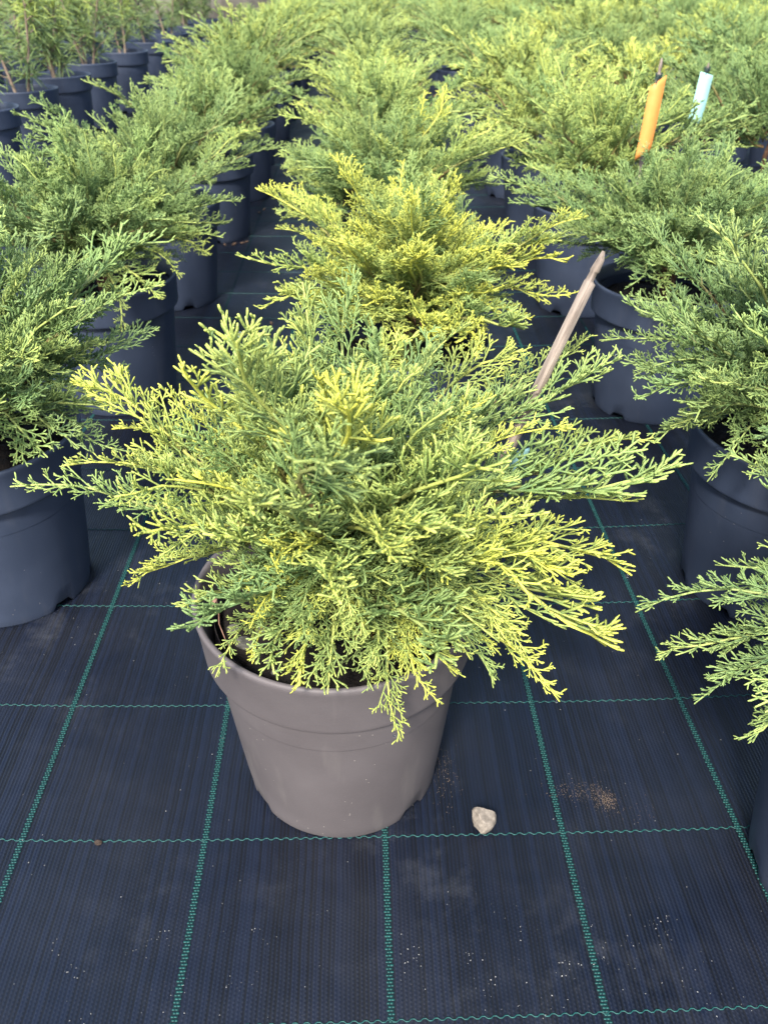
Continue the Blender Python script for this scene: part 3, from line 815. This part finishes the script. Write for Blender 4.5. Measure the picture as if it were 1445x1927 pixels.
for ci in range(4):
    for k, y in enumerate((3.75, 4.45, 5.15, 5.80, 6.55, 7.35, 8.25, 9.2, 10.3, 11.3)):
        x = -1.84 - .62 * ci + rnd.uniform(-.03, .03); y += .25 * (ci % 2)
        if x < -.43 * y - .1 or (k < 1 and ci > 0): continue
        pk += 1
        root = empty('potted_conifer', (x, y, 0), rnd.uniform(0, 6.28))
        tag(root, 'young conifer in a tall blue black pot, ' + ('column next to the junipers', 'second column from the junipers', 'third column from the junipers', 'column farthest from the junipers')[ci], 'conifer', 'young conifers in tall pots')
        add_pot(root, POT_T, SOIL_T[pk % 3], 0)
        f, s = PINES[pk % 5]
        mesh_obj('stem', s, root); mesh_obj('foliage', f, root)

# ------------------------------------------------------------------ stakes and plant labels
def stake(name, p0, p1, w, parent=None):
    """square split stake with a carved neck and pointed end, built upright and then leaned"""
    p0 = Vector(p0); d = Vector(p1) - p0; L = d.length
    prof = [(0, 1.0), (.2, 1.04), (.4, .95), (.55, 1.03), (.72, .97), (1 - .040 / L, 1.0), (1 - .037 / L, .66), (1 - .027 / L, .62), (1 - .025 / L, .82), (1 - .010 / L, .62), (1.0, .25)]
    V = []; Q = []
    rg = np.random.default_rng(int(abs(p1[0]) * 1000))
    for k, (t, s_) in enumerate(prof):
        ox, oy = rg.normal(0, w * .03, 2)
        for sx, sy in ((-1, -.7), (-.75, -1), (.8, -1), (1, -.6), (1, .75), (.7, 1), (-.8, 1), (-1, .7)):
            V.append((ox + sx * w * s_ * .5, oy + sy * w * s_ * .4, t * L))
        if k:
            a = (k - 1) * 8; b = k * 8
            for j in range(8): Q.append((a + j, a + (j + 1) % 8, b + (j + 1) % 8, b + j))
    top = (len(prof) - 1) * 8
    o = mesh_obj(name, np_mesh('stake', V, [np.array(Q), np.array([tuple(range(top, top + 8))])], M_WOOD, False), parent)
    o.location = p0; o.rotation_euler = d.to_track_quat('Z', 'Y').to_euler()
    return o

st = stake('wooden_stake', (.105, .905, .27), (.297, 1.006, .722), .0135)
tag(st, 'bare weathered wooden stake with carved neck leaning out of the golden juniper', 'stake')

def label_strip(parent, name, a, b, w, nrm_y, mat, slant):
    """flat flexible label from a (top) to b (bottom) with slanted ends"""
    a = np.array(a, float); b = np.array(b, float); n = 10
    V = []; Q = []
    for k in range(n + 1):
        t = k / n
        for sgn in (-1, 1):
            sl = slant * sgn * .5
            p = a + (b - a) * t + np.array([sgn * w / 2, -.003 * math.sin(t * math.pi) * nrm_y, 0]) + np.array([0, 0, sl])
            V.append(p); V.append(p + np.array([0, .0008, 0]))
    for k in range(n):
        o = k * 4; q = o + 4
        Q += [(o, q, q + 2, o + 2), (o + 1, o + 3, q + 3, q + 1), (o, o + 1, q + 1, q), (o + 2, q + 2, q + 3, o + 3)]
    Q += [(0, 2, 3, 1), (n * 4, n * 4 + 1, n * 4 + 3, n * 4 + 2)]
    return mesh_obj(name, np_mesh(name, V, [np.array(Q)], mat, False), parent)
def tie(parent, c, r):
    P = []
    for lay in range(3):
        th = np.linspace(0, 2 * math.pi, 13)
        P.append(np.stack([c[0] + r * np.cos(th) * (1 + .1 * lay), c[1] + r * np.sin(th), c[2] + lay * .004 - .004 + .002 * np.sin(th)], 1))
    tail = np.linspace(0, 1, 13)
    P.append(np.stack([c[0] - .004 - .006 * tail, np.full(13, c[1] - r - .004), c[2] - .032 * tail], 1))
    P.append(np.stack([c[0] + .002 - .018 * tail, np.full(13, c[1] - r - .003), c[2] + .002 - .012 * tail], 1))
    V, Q, T, A = tubes(np.array(P), np.full((5, 13), .0016), np.zeros((5, 13, 3)), 5)
    mesh_obj('tie', np_mesh('tie', V, [Q, T], M_STRING), parent)
def plant_label(x, y, ztop, zlab0, zlab1, mat, lab, lean, dx, slant, w):
    root = empty('plant_label', (0, 0, 0)); tag(root, lab, 'plant label')
    stake('stake', (x - lean * .45, y + .02, .26), (x, y, ztop), .012, root)
    label_strip(root, 'label_strip', (x - .004, y - .012, zlab0), (x - dx, y - .030, zlab1), w, 1.0, mat, slant)
    tie(root, (x - .001, y, zlab0 + .012), .008)
    return root
plant_label(.838, 2.56, .790, .735, .545, M_ORANGE, 'orange plastic strip label tied with dark string to a stake among the junipers', .03, .020, .030, .042)
plant_label(1.145, 3.02, .735, .705, .560, M_PALEBLUE, 'pale blue plastic strip label tied with dark string to a stake among the junipers', .03, .022, -.012, .044)
lb = label_strip(None, 'fallen_label', (.215, .985, .455), (.19, .975, .40), .03, 1.0, M_PALEBLUE, .01)
tag(lb, 'small pale blue plastic label half hidden inside the golden juniper', 'plant label')

# ------------------------------------------------------------------ stones, dirt, litter
def rock(seed, r, sq=(1, 1, 1), flip=False):
    import bmesh
    rg = np.random.default_rng(seed)
    bm = bmesh.new(); bmesh.ops.create_icosphere(bm, subdivisions=3, radius=1.0)
    pl = [(unit(rg.normal(0, 1, 3)), rg.uniform(.55, .85)) for _ in range(11)]
    for v in bm.verts:
        p = np.array(v.co)
        for n_, dd in pl:
            e = p.dot(n_) - dd
            if e > 0: p = p - n_ * e * .92
        p = p * (1 + .02 * rg.normal()) * r * np.array(sq)
        v.co = p * np.array((1, -1, -1)) if flip else p
    zmin = min(v.co.z for v in bm.verts)
    for v in bm.verts: v.co.z -= zmin + .0015
    me = bpy.data.meshes.new('stone'); bm.to_mesh(me); bm.free()
    return me
me = rock(4, .0205, (1.0, .9, 1.05), True); me.materials.append(M_STONE)
s = mesh_obj('stone', me); s.location = (.158, .715, 0.0014); s.rotation_euler = (0, 0, .5)
tag(s, 'lone pale beige stone lying on the fabric next to the taupe pot', 'stone')
me = rock(9, .0048, (1.2, .9, .8)); me.materials.append(M_CLOD)
s = mesh_obj('dirt_clod', me); s.location = (-.376, .702, 0.001)
tag(s, 'tiny brown clod of dirt lying on a green thread', 'clod')

def grains(name, pts, mat, smin, smax, seed):
    rg = np.random.default_rng(seed)
    base = np.array([(1, 0, 0), (-1, 0, 0), (0, 1, 0), (0, -1, 0), (0, 0, 1), (0, 0, -.6)], float)
    tri = np.array([(0, 2, 4), (2, 1, 4), (1, 3, 4), (3, 0, 4), (2, 0, 5), (1, 2, 5), (3, 1, 5), (0, 3, 5)])
    V = []; T = []
    for k, (x, y) in enumerate(pts):
        sc = rg.uniform(smin, smax) * rg.uniform(.6, 1.3, 3); sc[2] *= .6
        a = rg.uniform(0, 6.28); c, s_ = math.cos(a), math.sin(a)
        q = base * sc; q = np.stack([q[:, 0] * c - q[:, 1] * s_, q[:, 0] * s_ + q[:, 1] * c, q[:, 2]], 1)
        V.append(q + np.array([x, y, .0008 + sc[2] * .5])); T.append(tri + k * 6)
    return mesh_obj(name, np_mesh(name, np.concatenate(V), [np.concatenate(T)], mat, False))
rg = np.random.default_rng(77)
pts = [(rg.normal(.345, .008), rg.normal(.752, .009)) for _ in range(380)]
pts += [(.345 - abs(rg.normal(0, .045)), .757 + rg.normal(0, .010) + .01) for _ in range(240)]
pts += [(rg.normal(.39, .02), rg.normal(.735, .008)) for _ in range(40)]
pts += [(HERO[0] + .150 + rg.normal(0, .012), HERO[1] - .03 + rg.normal(0, .03)) for _ in range(170)]
tag(grains('sand_smudge', pts, M_GRAIN, .0003, .0008, 1), 'smudge of brown sand grains spilled on the fabric right of the taupe pot', 'sand', kind='stuff')
pts = [(rg.uniform(-.75, .75), rg.uniform(.30, 1.5)) for _ in range(330)]
for _ in range(44):
    cx, cy = rg.uniform(-.40, .50), rg.uniform(.32, .58)
    pts += [(cx + rg.normal(0, .012), cy + rg.normal(0, .009)) for _ in range(rg.integers(3, 13))]
tag(grains('grit', pts, M_SPECK, .0004, .0011, 2), 'scattered pale specks of grit on the black fabric', 'grit', kind='stuff')

def leaf_bit(x, y, s_, seed):
    rg = np.random.default_rng(seed)
    V = [(0, 0, .001), (.5, .22, .10), (1, .05, .16), (.55, -.2, .05), (.5, 0, .2)]
    V = np.array(V) * s_; a = rg.uniform(0, 6.28); c, s2 = math.cos(a), math.sin(a)
    V = np.stack([V[:, 0] * c - V[:, 1] * s2, V[:, 0] * s2 + V[:, 1] * c, V[:, 2]], 1)
    V = np.concatenate([V, V + np.array([0, 0, .0012])])
    T = [(0, 1, 4), (1, 2, 4), (2, 3, 4), (3, 0, 4)]; T += [(a_ + 5, c_ + 5, b_ + 5) for a_, b_, c_ in T]
    o = mesh_obj('dry_leaf', np_mesh('dry_leaf', V, [np.array(T)], M_LITTER, False)); o.location = (x, y, .0012)
    tag(o, 'dry brown leaf scrap on the fabric by the black pots nearest the young conifers', 'leaf', 'dry leaf scraps on the fabric')
k = 0
for (x, y, s_) in ((-.48, 4.12, .04), (-.47, 4.15, .03), (-.55, 3.57, .03), (-.575, 3.56, .025), (-.52, 3.60, .025), (-.50, 3.62, .02), (-.455, 2.69, .022), (-.45, 2.35, .02), (-.44, 2.42, .018), (-.30, 2.64, .026)):
    k += 1; leaf_bit(x, y, s_, 900 + k)

# stones lying on the soil of the taupe pot and a small seedling
for k, (x, y, r) in enumerate(((-.118, -.058, .0125), (-.098, -.030, .010), (-.135, -.028, .010), (-.085, -.085, .006), (-.075, -.105, .005))):
    me = rock(30 + k, r, (1.1, .9, .7)); me.materials.append(M_GREYSTONE)
    s = mesh_obj('soil_stone', me); s.location = (HERO[0] + x, HERO[1] + y, .288)
    tag(s, 'small grey stone lying on the dark soil inside the taupe pot', 'stone', 'stones on the soil of the taupe pot')
sl = empty('seedling', (HERO[0] - .150, HERO[1] - .040, .284))
tag(sl, 'thin reddish seedling sprouting at the edge of the taupe pot', 'seedling')
V, Q, T, A = tubes(np.array([[(.02, -.03, .002), (.008, -.012, .012), (0, 0, .03), (.002, 0, .055), (.0, .002, .078)]]), np.array([[.0009, .0009, .0009, .0008, .0007]]), np.zeros((1, 5, 3)), 5)
mesh_obj('stem', np_mesh('stem', V, [Q, T], M_SEEDLEAF), sl)
for k, (a, z) in enumerate(((2.8, .076), (.2, .077), (4.6, .072), (1.4, .05), (3.6, .048))):
    l = .016 if k < 3 else .009
    V = np.array([(0, 0, 0), (.4 * l, .28 * l, .25 * l), (.4 * l, -.28 * l, .25 * l), (l, 0, -.05 * l), (.45 * l, 0, .16 * l)])
    V = np.concatenate([V, V - np.array([0, 0, .0004])])
    T = [(0, 2, 4), (2, 3, 4), (3, 1, 4), (1, 0, 4)]; T += [(a_ + 5, c_ + 5, b_ + 5) for a_, b_, c_ in T]
    o = mesh_obj('leaf', np_mesh('leaf', V, [np.array(T)], M_SEEDLEAF, True), sl); o.location = (0, 0, z); o.rotation_euler = (0, 0, a)

# rain drops hanging from shoot tips of the taupe pot's juniper
import bmesh
bm = bmesh.new(); bmesh.ops.create_icosphere(bm, subdivisions=2, radius=.0021)
for v in bm.verts:
    if v.co.z > 0: v.co.z *= 1.35; v.co.x *= .9; v.co.y *= .9
dm = bpy.data.meshes.new('water_drop'); bm.to_mesh(dm); bm.free()
dm.polygons.foreach_set('use_smooth', [True] * len(dm.polygons)); dm.materials.append(M_DROP)
for k in (0, 1, 3, 8, 10, 13, 15, 17, 18, 25, 30, 34):
    t = HERO_TIPS[k]
    o = mesh_obj('water_drop', dm); o.location = (HERO[0] + t[0] * .985, HERO[1] + t[1] * .985, t[2] - .0035)
    tag(o, 'clear water drop hanging from a shoot tip of the golden tipped juniper', 'water drop', 'water drops on the front juniper')
